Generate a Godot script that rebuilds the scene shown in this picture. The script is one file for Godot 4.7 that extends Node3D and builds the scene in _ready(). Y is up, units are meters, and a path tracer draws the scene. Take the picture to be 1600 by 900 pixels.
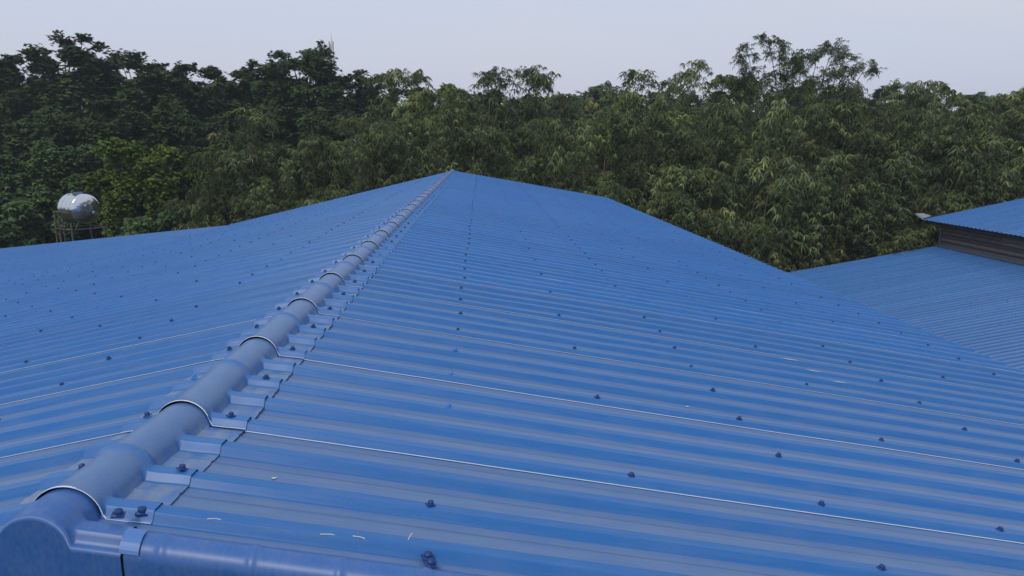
extends Node3D
# Ridge of the near roof runs along -Z at x = 0; y = 0 is the ground; metres.

const APEX := 5.2          # height of the pan plane at the ridge
const T0 := 2.1533         # where one sheet lap meets the ridge
const COVER := 0.76        # cover width of one roofing sheet, four ribs
const PITCH := 0.19
const T_FAR := 24.193      # far gable
const T_NEAR := 1.3933     # near edge of the first full sheet module
const T_END := 1.475      # near gable, cut into that module
const GROUND := -1.5
const D_EAVE := 5.089      # right eave
const M_RIGHT := 0.17443   # slope of the right side
const D_BREAK := 7.3       # where the left side meets the flatter lean-to

var rng := RandomNumberGenerator.new()
var M := {}
var wob := FastNoiseLite.new()

# ---------------------------------------------------------------- helpers
func tag(o: Node, label: String, category: String, group := "", kind := "") -> void:
	if label != "": o.set_meta("label", label)
	if category != "": o.set_meta("category", category)
	if group != "": o.set_meta("group", group)
	if kind != "": o.set_meta("kind", kind)

func thing(called: String, label: String, category: String, at := Vector3.ZERO, group := "") -> Node3D:
	var o := Node3D.new()
	o.name = called
	o.position = at
	add_child(o, true)
	tag(o, label, category, group)
	return o

func put(called: String, mesh: Mesh, mat: Material, parent: Node = self) -> MeshInstance3D:
	var o := MeshInstance3D.new()
	o.name = called
	o.mesh = mesh
	if mat: o.material_override = mat
	parent.add_child(o, true)
	return o

func new_st() -> SurfaceTool:
	var st := SurfaceTool.new()
	st.begin(Mesh.PRIMITIVE_TRIANGLES)
	return st

func tri(st: SurfaceTool, a: Vector3, b: Vector3, c: Vector3, n := Vector3.ZERO) -> void:
	var g := (c - a).cross(b - a)
	if n == Vector3.ZERO: n = g.normalized()
	elif g.dot(n) < 0.0:
		var k := b
		b = c
		c = k
	for p: Vector3 in [a, b, c]:
		st.set_normal(n)
		st.add_vertex(p)

func quad(st: SurfaceTool, a: Vector3, b: Vector3, c: Vector3, d: Vector3, n := Vector3.ZERO) -> void:
	tri(st, a, b, c, n)
	tri(st, a, c, d, n)

func box(st: SurfaceTool, c: Vector3, s: Vector3, bs := Basis.IDENTITY) -> void:
	var h := s * 0.5
	for ax in 3:
		for sg: float in [-1.0, 1.0]:
			var n := Vector3.ZERO
			n[ax] = sg
			var u := Vector3.ZERO
			u[(ax + 1) % 3] = h[(ax + 1) % 3]
			var v := Vector3.ZERO
			v[(ax + 2) % 3] = h[(ax + 2) % 3]
			var o := n * h[ax]
			quad(st, c + bs * (o - u - v), c + bs * (o + u - v), c + bs * (o + u + v), c + bs * (o - u + v), bs * n)

func tube(st: SurfaceTool, pts: Array, radii: Array, sides := 6) -> void:
	var rings := []
	for i in pts.size():
		var d: Vector3
		if i == 0: d = pts[1] - pts[0]
		elif i == pts.size() - 1: d = pts[i] - pts[i - 1]
		else: d = pts[i + 1] - pts[i - 1]
		d = d.normalized()
		var u := d.cross(Vector3(0.31, 0.17, 0.93)).normalized()
		var v := d.cross(u)
		var ring := []
		for k in sides:
			var a := TAU * k / sides
			ring.append(u * cos(a) + v * sin(a))
		rings.append(ring)
	for i in pts.size() - 1:
		for k in sides:
			var k2 := (k + 1) % sides
			var n0: Vector3 = rings[i][k]
			var n1: Vector3 = rings[i][k2]
			var m0: Vector3 = rings[i + 1][k]
			var m1: Vector3 = rings[i + 1][k2]
			var a: Vector3 = pts[i] + n0 * radii[i]
			var b: Vector3 = pts[i] + n1 * radii[i]
			var c: Vector3 = pts[i + 1] + m1 * radii[i + 1]
			var d2: Vector3 = pts[i + 1] + m0 * radii[i + 1]
			smooth_quad(st, [a, b, c, d2], [n0, n1, m1, m0])
	for e: int in [0, pts.size() - 1]:
		var dir: Vector3 = (pts[0] - pts[1]) if e == 0 else (pts[e] - pts[e - 1])
		for k in sides:
			tri(st, pts[e], pts[e] + rings[e][k] * radii[e], pts[e] + rings[e][(k + 1) % sides] * radii[e], dir.normalized())

func smooth_quad(st: SurfaceTool, p: Array, n: Array, uv: Array = []) -> void:
	var order := [0, 1, 2, 0, 2, 3]
	var g: Vector3 = (p[2] - p[0]).cross(p[1] - p[0])
	if g.dot(n[0] + n[1] + n[2] + n[3]) < 0.0: order = [0, 2, 1, 0, 3, 2]
	for i: int in order:
		st.set_normal(n[i])
		if uv.size(): st.set_uv(uv[i])
		st.add_vertex(p[i])

func hash01(i: int) -> float:
	return fposmod(sin(float(i) * 12.9898 + 4.1) * 43758.5453, 1.0)

# a grid of points with smooth normals; uv per point
func grid(st: SurfaceTool, P: Array, UV: Array) -> void:
	var rows := P.size()
	var cols: int = P[0].size()
	var N := []
	for i in rows:
		var r := []
		for j in cols:
			var a: Vector3 = P[min(i + 1, rows - 1)][j] - P[max(i - 1, 0)][j]
			var b: Vector3 = P[i][min(j + 1, cols - 1)] - P[i][max(j - 1, 0)]
			var n := a.cross(b).normalized()
			if n.y < 0.0: n = -n
			r.append(n)
		N.append(r)
	for i in rows - 1:
		for j in cols - 1:
			smooth_quad(st, [P[i][j], P[i][j + 1], P[i + 1][j + 1], P[i + 1][j]], [N[i][j], N[i][j + 1], N[i + 1][j + 1], N[i + 1][j]],
				[UV[i][j], UV[i][j + 1], UV[i + 1][j + 1], UV[i + 1][j]])

# ---------------------------------------------------------------- materials
func mat(srgb: Color, rough: float, metal := 0.0) -> StandardMaterial3D:
	var m := StandardMaterial3D.new()
	m.albedo_color = srgb
	m.roughness = rough
	m.metallic = metal
	return m

func noise(freq: float, sd: int, oct := 3) -> FastNoiseLite:
	var n := FastNoiseLite.new()
	n.noise_type = FastNoiseLite.TYPE_SIMPLEX_SMOOTH
	n.frequency = freq
	n.seed = sd
	n.fractal_octaves = oct
	return n

func lin(c: Color) -> Vector3:
	var l := c.srgb_to_linear()
	return Vector3(l.r, l.g, l.b)

func to_color(v: Vector3) -> Color:
	return Color(clampf(v.x, 0, 1), clampf(v.y, 0, 1), clampf(v.z, 0, 1)).linear_to_srgb()

# weight of the dust that lies in the flat pans, q = 0..1 across one rib pitch from the near foot of a rib
func pan_weight(q: float) -> float:
	return smoothstep(0.36, 0.44, q) * (1.0 - smoothstep(0.95, 1.0, q))

func sheet_texture(blue: Color, dust: Color, strength: float, sd: int) -> ImageTexture:
	var w := 1024
	var h := 512
	var im := Image.create(w, h, false, Image.FORMAT_RGB8)
	var streak := noise(1.0, sd, 4)
	var blot := noise(1.0, sd + 1, 4)
	var speck := noise(1.0, sd + 2, 2)
	var vb := lin(blue)
	var vd := lin(dust)
	for y in h:
		var v := float(y) / h
		var q := fposmod(v * 4.0, 1.0)
		var pw := pan_weight(q)
		# a darker line along the little stiffener and at the foot of the ribs
		var line := exp(-pow((q - 0.747) / 0.022, 2.0)) * 0.45 + exp(-pow((q - 0.40) / 0.02, 2.0)) * 0.22
		for x in w:
			var ax := TAU * x / w
			var s := streak.get_noise_3d(cos(ax) * 0.9, sin(ax) * 0.9, v * 55.0) * 0.7 + streak.get_noise_3d(cos(ax) * 1.7 + 9.0, sin(ax) * 1.7, v * 190.0) * 0.6
			var b := blot.get_noise_3d(cos(ax) * 2.4, sin(ax) * 2.4, v * 9.0) * 0.45
			var f := speck.get_noise_3d(cos(ax) * 60.0, sin(ax) * 60.0, v * 120.0)
			var d := clampf(pw * (0.82 + 0.38 * s + 0.3 * b) + (1.0 - pw) * clampf(0.10 + 0.35 * s + 0.2 * b, 0.0, 1.0), 0.0, 1.0) * strength
			var c := vb.lerp(vd, d) * (1.0 - line * (0.6 + 0.6 * s)) * (1.0 + 0.07 * f + 0.05 * b)
			im.set_pixel(x, y, to_color(c))
	im.generate_mipmaps()
	return ImageTexture.create_from_image(im)

func cap_texture(blue: Color, dust: Color, sd: int) -> ImageTexture:
	var w := 512
	var h := 512
	var im := Image.create(w, h, false, Image.FORMAT_RGB8)
	var a := noise(1.0, sd, 4)
	var b := noise(1.0, sd + 5, 3)
	var vb := lin(blue)
	var vd := lin(dust)
	for y in h:
		var v := float(y) / h
		var q := fposmod(v * 4.0, 1.0)
		for x in w:
			var d := absf(float(x) / w - 0.5) * 2.0 * 0.19
			var n := a.get_noise_2d(x * 0.014, y * 0.012)
			var f := b.get_noise_2d(x * 0.16, y * 0.10)
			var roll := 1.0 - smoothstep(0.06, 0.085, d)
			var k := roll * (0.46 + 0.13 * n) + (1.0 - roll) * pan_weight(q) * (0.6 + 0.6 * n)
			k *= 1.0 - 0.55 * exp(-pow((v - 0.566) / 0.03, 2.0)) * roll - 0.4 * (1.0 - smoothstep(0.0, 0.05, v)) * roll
			im.set_pixel(x, y, to_color(vb.lerp(vd, clampf(k + 0.16 * f, 0.0, 1.0)) * (1.0 + 0.06 * f)))
	im.generate_mipmaps()
	return ImageTexture.create_from_image(im)

func make_materials() -> void:
	var blue := Color(0.175, 0.41, 0.665)
	var dust := Color(0.46, 0.515, 0.62)
	var t := sheet_texture(blue, dust, 0.68, 11)
	M.sheet = mat(Color.WHITE, 0.36)
	M.sheet.albedo_texture = t
	M.sheet.metallic_specular = 0.34
	M.sheets = [M.sheet]
	for k: float in [0.985, 0.97]:
		var v: StandardMaterial3D = M.sheet.duplicate()
		v.albedo_color = Color(k, k, k)
		M.sheets.append(v)
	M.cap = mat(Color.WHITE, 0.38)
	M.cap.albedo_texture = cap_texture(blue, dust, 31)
	M.cap.metallic_specular = 0.45
	M.flash = mat(Color.WHITE, 0.4)
	var fi := Image.create(256, 256, false, Image.FORMAT_RGB8)
	var f1 := noise(0.012, 71, 4)
	var f2 := noise(0.11, 72, 3)
	for y in 256:
		for x in 256:
			var k := clampf(0.12 + 0.10 * f1.get_noise_2d(x, y) + 0.16 * f2.get_noise_2d(x, y * 0.4), 0.0, 0.6)
			fi.set_pixel(x, y, to_color(lin(Color(0.16, 0.365, 0.635)).lerp(lin(dust), k)))
	fi.generate_mipmaps()
	M.flash.albedo_texture = ImageTexture.create_from_image(fi)
	M.flash.uv1_triplanar = true
	M.flash.uv1_scale = Vector3.ONE * 3.0
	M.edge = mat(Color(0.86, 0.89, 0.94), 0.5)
	M.screw_dark = mat(Color(0.04, 0.20, 0.44), 0.5)
	M.screw_bright = mat(Color(0.20, 0.47, 0.76), 0.5)
	M.plain = mat(Color(0.62, 0.63, 0.62), 0.9)
	M.concrete = mat(Color(0.44, 0.44, 0.46), 0.9)
	M.fascia = mat(Color(0.16, 0.14, 0.13), 0.8)
	M.galv = mat(Color(0.66, 0.68, 0.72), 0.5, 0.3)
	M.steel = mat(Color(0.84, 0.84, 0.85), 0.17, 1.0)
	var dn := NoiseTexture2D.new()
	dn.noise = noise(0.006, 5, 3)
	dn.width = 256
	dn.height = 256
	dn.seamless = true
	dn.as_normal_map = true
	dn.bump_strength = 3.0
	M.steel.normal_enabled = true
	M.steel.normal_texture = dn
	M.steel.normal_scale = 0.9
	M.steel.uv1_triplanar = true
	M.frame = mat(Color(0.36, 0.34, 0.31), 0.5, 0.4)
	M.bark = mat(Color(0.27, 0.24, 0.20), 0.9)
	M.culm = mat(Color(0.46, 0.41, 0.25), 0.7)
	M.straw = mat(Color(0.84, 0.81, 0.75), 0.9)
	M.ground = mat(Color(0.20, 0.17, 0.12), 1.0)
	var gi := Image.create(512, 512, false, Image.FORMAT_RGB8)
	var g1 := noise(0.012, 3, 5)
	var g2 := noise(0.09, 8, 3)
	for y in 512:
		for x in 512:
			var k := g1.get_noise_2d(x, y) * 0.5 + 0.5
			var c := Vector3(0.035, 0.028, 0.017).lerp(Vector3(0.035, 0.055, 0.018), smoothstep(0.4, 0.65, k)) * (1.0 + 0.7 * g2.get_noise_2d(x, y))
			gi.set_pixel(x, y, to_color(c))
	M.ground.albedo_color = Color.WHITE
	M.ground.albedo_texture = ImageTexture.create_from_image(gi)
	M.ground.uv1_triplanar = true
	M.ground.uv1_world_triplanar = true
	M.ground.uv1_scale = Vector3.ONE * 0.11
	# weathered dark boards
	M.wood = []
	for k in 3:
		var wi := Image.create(512, 64, false, Image.FORMAT_RGB8)
		var w1 := noise(1.0, 40 + k, 4)
		for y in 64:
			for x in 512:
				var s := w1.get_noise_2d(x * 0.012, y * 0.5) + 0.5 * w1.get_noise_2d(x * 0.05 + 90.0, y * 1.3)
				var c := Vector3(0.05, 0.038, 0.03).lerp(Vector3(0.33, 0.26, 0.21), clampf(0.35 + 0.9 * s + 0.24 * (k - 1), 0.0, 1.0))
				wi.set_pixel(x, y, to_color(c))
		var wm := mat(Color.WHITE, 0.8)
		wm.albedo_texture = ImageTexture.create_from_image(wi)
		M.wood.append(wm)
	M.bamboo = leaf_mat(Color(0.37, 0.415, 0.275))
	M.broad = leaf_mat(Color(0.27, 0.355, 0.21))
	M.bright = leaf_mat(Color(0.32, 0.405, 0.14))

func leaf_mat(c: Color) -> StandardMaterial3D:
	var m := mat(c, 0.7)
	m.metallic_specular = 0.25
	m.vertex_color_use_as_albedo = true
	m.backlight = Color(0.20, 0.25, 0.10)
	m.cull_mode = BaseMaterial3D.CULL_DISABLED
	return m

# ---------------------------------------------------------------- roof shapes
# height above the pan at v metres from the near foot of a rib (v taken over one pitch)
func rib(v: float, k: int) -> float:
	v = fposmod(v, PITCH)
	var h := 0.0245 if (k % 2) != 0 else 0.0205
	var up := web(v / 0.019) * (1.0 - web((v - 0.053) / 0.019))
	var bump := exp(-pow((v - 0.142) / 0.006, 2.0)) * 0.003
	return h * up + bump

# straight web between two small bends
func web(u: float) -> float:
	u = clampf(u, 0.0, 1.0)
	var e := 0.16
	if u < e: return u * u / (2.0 * e) / (1.0 - e)
	if u > 1.0 - e: return 1.0 - (1.0 - u) * (1.0 - u) / (2.0 * e) / (1.0 - e)
	return (u - e * 0.5) / (1.0 - e)

const RIB_STOPS := [0.0, 0.0015, 0.003, 0.006, 0.0095, 0.013, 0.016, 0.0175, 0.019, 0.023, 0.036, 0.050, 0.053, 0.0545, 0.056, 0.0625, 0.069, 0.0705, 0.072, 0.078, 0.100, 0.130, 0.136, 0.142, 0.148, 0.154, 0.172]

func left_slope(t: float) -> float:
	return 0.203 + 0.034 * smoothstep(9.0, 24.0, t)

# one profiled sheet: surface(d, t) gives the pan point; ribs stand up from it
func sheet_mesh(surface: Callable, d0: float, d1: float, t: float, segs: int, sd: int, v0 := 0.0) -> ArrayMesh:
	var st := new_st()
	var vs := []
	for k in 4:
		for s: float in RIB_STOPS:
			if k * PITCH + s >= v0: vs.append(k * PITCH + s)
	vs.append(COVER)
	vs.append(COVER + 0.006)
	var P := []
	var UV := []
	var du := hash01(sd * 7 + 3)
	for i in segs + 1:
		var d := lerpf(d0, d1, float(i) / segs)
		var row := []
		var uvr := []
		for v: float in vs:
			var p: Vector3 = surface.call(d, t + v)
			var hh := rib(v, int(floor(v / PITCH + 0.0001))) if v < COVER else 0.0
			if v < COVER - 0.001: hh += 0.0022 * (1.0 - smoothstep(0.06, 0.16, v))
			else: hh -= 0.001
			p.y += hh + wob.get_noise_2d(d * 26.0, (t + v) * 60.0) * 0.0045
			row.append(p)
			uvr.append(Vector2(d / 2.3 + du, v / COVER))
		P.append(row)
		UV.append(uvr)
	grid(st, P, UV)
	return st.commit()

func edge_mesh(surface: Callable, d0: float, d1: float, t: float, w: float, segs: int) -> ArrayMesh:
	var st := new_st()
	for i in segs:
		var da := lerpf(d0, d1, float(i) / segs)
		var db := lerpf(d0, d1, float(i + 1) / segs)
		var q := []
		for d: float in [da, db]:
			var p: Vector3 = surface.call(d, t)
			var y := wob.get_noise_2d(d * 26.0, t * 60.0) * 0.0045
			q.append(p + Vector3(0, y + 0.0012, w))
			q.append(p + Vector3(0, y + 0.0012 + w, w))
			q.append(p + Vector3(0, y + 0.0012 + w, -0.001))
		quad(st, q[0], q[3], q[4], q[1], Vector3(0, 0, 1))
		quad(st, q[1], q[4], q[5], q[2], Vector3(0, 1, 0))
	return st.commit()

func p_right(d: float, t: float) -> Vector3:
	return Vector3(d, APEX - d * M_RIGHT, -t)

func p_left(d: float, t: float) -> Vector3:
	var m := left_slope(t)
	var y := minf(d, D_BREAK) * m
	return Vector3(-d, APEX - y, -t)

func p_leanto(d: float, t: float) -> Vector3:
	return Vector3(-d, APEX - D_BREAK * left_slope(t) - 0.02 - (d - D_BREAK) * 0.0985, -t)

func p_second(d: float, t: float) -> Vector3:
	return Vector3(d, 1.71 + (d - 11.25) * 0.174, -t)

func p_upper(d: float, t: float) -> Vector3:
	return Vector3(d, 3.51 + (d - 16.15) * 0.205, -t)

func p_upper_back(d: float, t: float) -> Vector3:
	return Vector3(d, 3.51 + 8.0 * 0.205 - (d - 24.15) * 0.205, -t)

func screw_mesh(bright: bool) -> ArrayMesh:
	var st := new_st()
	# square washer, slightly dished, under a hexagonal head with a domed top
	var w := 0.017
	box(st, Vector3(0, 0.0025, 0), Vector3(w * 2.0, 0.003, w * 2.0), Basis(Vector3.UP, 0.3))
	var rs := [0.0125, 0.0125, 0.0115, 0.0075, 0.0]
	var ys := [0.004, 0.015, 0.0185, 0.0205, 0.021]
	for i in 4:
		for k in 8:
			var a0 := TAU * k / 8.0
			var a1 := TAU * (k + 1) / 8.0
			var p := func(r: float, y: float, a: float) -> Vector3: return Vector3(cos(a) * r, y, sin(a) * r)
			quad(st, p.call(rs[i], ys[i], a0), p.call(rs[i], ys[i], a1), p.call(rs[i + 1], ys[i + 1], a1), p.call(rs[i + 1], ys[i + 1], a0), Vector3(cos((a0 + a1) / 2), 0.15 + i * 0.5, sin((a0 + a1) / 2)).normalized())
	# the flared skirt of the washer
	for k in 8:
		var a0 := TAU * k / 8.0
		var a1 := TAU * (k + 1) / 8.0
		quad(st, Vector3(cos(a0) * 0.0125, 0.007, sin(a0) * 0.0125), Vector3(cos(a1) * 0.0125, 0.007, sin(a1) * 0.0125), Vector3(cos(a1) * 0.0165, 0.0042, sin(a1) * 0.0165), Vector3(cos(a0) * 0.0165, 0.0042, sin(a0) * 0.0165), Vector3(cos(a0), 1.0, sin(a0)).normalized())
	st.set_material(M.screw_bright if bright else M.screw_dark)
	return st.commit()

# height of the ridge cap over the pan plane of the ridge, at x across and v along its piece
func cap_height(x: float, v: float, k: int, v0 := 0.0) -> float:
	var d := absf(x)
	var slope := M_RIGHT if x > 0.0 else 0.203
	var flange := -d * slope + 0.0045 + rib(v, k) + 0.004 * smoothstep(0.10, 0.19, d)
	# bead in the middle of the piece, a raised lip at the near end
	var r := 0.077 + 0.0085 * exp(-pow((v - 0.43) / 0.011, 2.0)) + 0.0065 * (1.0 - smoothstep(0.0, 0.05, v - v0)) - 0.002 * smoothstep(0.5, 0.76, v)
	var c := -0.012
	var roll := -1.0
	if d < r: roll = c + sqrt(r * r - d * d)
	# smooth union
	var kk := 0.005
	var hh := clampf(0.5 + 0.5 * (roll - flange) / kk, 0.0, 1.0)
	return lerpf(flange, roll, hh) + kk * hh * (1.0 - hh)

# the nearest pieces were laid a little off the line of the rest
func skew(t: float) -> float:
	return -0.045 * clampf((2.15 - t) / 0.675, 0.0, 1.0)

func cap_mesh(t: float, idx: int, v0 := 0.0) -> ArrayMesh:
	var st := new_st()
	var xs := []
	for i in 9: xs.append(-0.19 + 0.0125 * i)
	for i in 25: xs.append(-0.0842 + 0.1684 * (0.5 - 0.5 * cos(PI * i / 24.0)))
	for i in 9: xs.append(0.09 + 0.0125 * i)
	var vs := []
	for k in 4:
		for s: float in RIB_STOPS:
			vs.append(k * PITCH + s)
	vs.append(COVER)
	vs.append(COVER + 0.03)
	for e: float in [0.03, 0.05, 0.405, 0.415, 0.423, 0.43, 0.437, 0.445, 0.455]: vs.append(e)
	vs = vs.filter(func(e: float) -> bool: return e >= v0)
	vs.sort()
	var P := []
	var UV := []
	for v: float in vs:
		var row := []
		var uvr := []
		for x: float in xs:
			var y := cap_height(x, v, int(floor(v / PITCH + 0.0001)), v0) if v < COVER else cap_height(x, v - COVER, 4)
			if v >= COVER: y -= 0.009
			row.append(Vector3(x + skew(t + v) + 0.0015 * sin(v * 9.0 + idx), APEX + y, -(t + v)))
			uvr.append(Vector2(0.5 + x / 0.38, v / COVER))
		P.append(row)
		UV.append(uvr)
	grid(st, P, UV)
	return st.commit()

func cap_lip_mesh(t: float, idx: int, v0 := 0.0) -> ArrayMesh:
	var st := new_st()
	var last := Vector3.ZERO
	var n := 60
	for i in n + 1:
		var x := -0.19 + 0.38 * i / n
		var p := Vector3(x + skew(t + v0) + 0.0015 * sin(idx), APEX + cap_height(x, v0, 4, v0), -(t + v0))
		if i > 0:
			var a := Vector3(0, 0.0004, 0.0012)
			var b := Vector3(0, -0.0011, 0.0012)
			quad(st, last + a, p + a, p + b, last + b, Vector3(0, 0, 1))
			quad(st, last + a, p + a, p + a - Vector3(0, 0, 0.004), last + a - Vector3(0, 0, 0.004), Vector3(0, 1, 0))
		last = p
	return st.commit()

# ---------------------------------------------------------------- plants
func leaf(st: SurfaceTool, root: Vector3, dir: Vector3, up: Vector3, length: float, width: float, c: Color, bend := 0.12) -> void:
	dir = dir.normalized()
	var side := dir.cross(up).normalized()
	var nrm := side.cross(dir).normalized()
	var mid := root + dir * length * 0.42 - nrm * 0.0
	var tip := root + dir * length - Vector3.UP * length * bend
	var l := mid + side * width * 0.5 - nrm * width * 0.12
	var r := mid - side * width * 0.5 - nrm * width * 0.12
	st.set_color(c)
	tri(st, root, l, mid)
	tri(st, root, mid, r)
	tri(st, mid, l, tip)
	tri(st, mid, tip, r)

func green(r: RandomNumberGenerator, dry: float) -> Color:
	var k := r.randf_range(0.65, 1.35)
	if r.randf() < dry: return Color(1.9 * k, 1.5 * k, 1.15 * k)
	return Color(k * r.randf_range(0.85, 1.15), k, k * r.randf_range(0.8, 1.15))

# a drooping spray of bamboo: a twig with three fans of hanging lance leaves
func bamboo_spray(sd: int, dry: float) -> ArrayMesh:
	var r := RandomNumberGenerator.new()
	r.seed = sd
	var st := new_st()
	for f in 3:
		var at := Vector3(0.22 * f, -0.05 * f * f, 0.09 * (f % 2)) + Vector3(r.randf_range(-0.04, 0.04), r.randf_range(-0.05, 0.05), r.randf_range(-0.08, 0.08))
		var n := r.randi_range(7, 10)
		for i in n:
			var a := TAU * (i + r.randf() * 0.7) / n
			var down := r.randf_range(0.25, 1.5)
			var d := Vector3(cos(a) * 0.9 + 0.25, -down, sin(a) * 0.9)
			leaf(st, at, d, Vector3(-d.x, 1.0, -d.z) + Vector3(r.randf() - 0.5, 0, r.randf() - 0.5), r.randf_range(0.17, 0.30), r.randf_range(0.028, 0.042), green(r, dry), 0.16)
	return st.commit()

# a whorl of broad leaves spreading from a twig end
func broad_spray(sd: int, lw: float) -> ArrayMesh:
	var r := RandomNumberGenerator.new()
	r.seed = sd
	var st := new_st()
	for f in 2:
		var at := Vector3(0.18 * f, -0.08 * f, 0.14 * f)
		var n := r.randi_range(8, 11)
		for i in n:
			var a := TAU * (i + r.randf() * 0.6) / n
			var d := Vector3(cos(a), r.randf_range(-1.0, 0.2), sin(a))
			leaf(st, at, d, Vector3.UP + Vector3(r.randf() - 0.5, 0, r.randf() - 0.5) * 0.6, r.randf_range(0.13, 0.21), lw * r.randf_range(0.8, 1.2), green(r, 0.0), 0.12)
	return st.commit()

# fine feathery twig with small leaves
func fine_spray(sd: int) -> ArrayMesh:
	var r := RandomNumberGenerator.new()
	r.seed = sd
	var st := new_st()
	for i in 18:
		var u := i / 18.0
		var at := Vector3(0.55 * u, -0.12 * u * u, 0.05 * sin(i * 2.0))
		var s := 1.0 if i % 2 == 0 else -1.0
		leaf(st, at, Vector3(0.4, r.randf_range(-0.7, 0.3), s), Vector3.UP, r.randf_range(0.09, 0.15), r.randf_range(0.024, 0.04), green(r, 0.02), 0.1)
	return st.commit()

var sprays := {}

func multi(called: String, parent: Node, mesh: Mesh, m: Material, xs: Array, cs: Array) -> void:
	var mm := MultiMesh.new()
	mm.transform_format = MultiMesh.TRANSFORM_3D
	mm.use_colors = true
	mm.mesh = mesh
	mm.instance_count = xs.size()
	for i in xs.size():
		mm.set_instance_transform(i, xs[i])
		mm.set_instance_color(i, cs[i])
	var o := MultiMeshInstance3D.new()
	o.name = called
	o.multimesh = mm
	o.material_override = m
	parent.add_child(o, true)
	o.set_meta("kind", "stuff")

func culm_point(base: Vector3, az: float, h: float, reach: float, u: float) -> Vector3:
	var out := reach * pow(u, 2.3)
	var y := h * (1.18 * u - 0.18 * u * u * u * u) - h * 0.10 * pow(maxf(u - 0.8, 0.0) / 0.2, 2.0)
	return base + Vector3(cos(az) * out, y, sin(az) * out)

func bamboo(x: float, z: float, h: float, sd: int, label: String, n_spray := 620, plume := 0.0) -> void:
	var r := RandomNumberGenerator.new()
	r.seed = 9000 + sd * 17
	var o := thing("bamboo_clump", label, "bamboo", Vector3(x, GROUND, z), "bamboo clumps behind the roofs")
	var st := new_st()
	var xs := []
	var cs := []
	h -= GROUND
	var n := 15
	var tone := r.randf_range(0.82, 1.12)
	for k in n:
		var az := TAU * (k + r.randf()) / n
		var hh := h * (r.randf_range(0.62, 0.93) if k > 2 else r.randf_range(0.97, 1.04))
		var reach := r.randf_range(0.5, 2.0) * (0.8 if k <= 2 else 1.0) * clampf(h / 8.0, 0.7, 1.1)
		var base := Vector3(r.randf_range(-0.5, 0.5), 0, r.randf_range(-0.5, 0.5))
		var pts := []
		var rad := []
		for i in 9:
			var u := i / 8.0
			pts.append(culm_point(base, az, hh, reach, u))
			rad.append(lerpf(0.035, 0.006, u))
		tube(st, pts, rad, 5)
		var ct := r.randf_range(0.7, 1.3)
		var count := int(n_spray / float(n) * (1.0 if k > 2 else 0.55))
		for i in count:
			var u := lerpf(0.22, 1.0, pow(r.randf(), 0.58))
			var p := culm_point(base, az, hh, reach, u)
			var spread := lerpf(1.05, 0.30, smoothstep(0.55, 1.0, u))
			var ang := r.randf() * TAU
			var off := absf(r.randfn(0.0, 0.55)) * spread
			p += Vector3(cos(ang) * off, -off * 0.35 + r.randf_range(-0.12, 0.12), sin(ang) * off)
			var s := r.randf_range(0.6, 1.12) * (1.0 if k > 2 else 1.3)
			var b := Basis(Vector3.UP, -ang + r.randf_range(-0.7, 0.7)) * Basis(Vector3(0, 0, 1), r.randf_range(-0.75, 0.25)) * Basis(Vector3(1, 0, 0), r.randf_range(-0.35, 0.35))
			xs.append(Transform3D(b.scaled(Vector3.ONE * s), p))
			var q := tone * ct * (r.randf_range(0.4, 0.85) if r.randf() < 0.6 else r.randf_range(1.0, 1.55))
			var warm := r.randf()
			if warm < 0.04: cs.append(Color(q * 2.0, q * 1.65, q * 1.4))
			elif warm < 0.30: cs.append(Color(q * 1.10, q * 1.0, q * 0.82))
			else: cs.append(Color(q, q, q))
	put("culms", st.commit(), M.culm, o).set_meta("kind", "stuff")
	multi("foliage", o, sprays.bamboo[sd % 3], M.bamboo, xs, cs)

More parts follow.
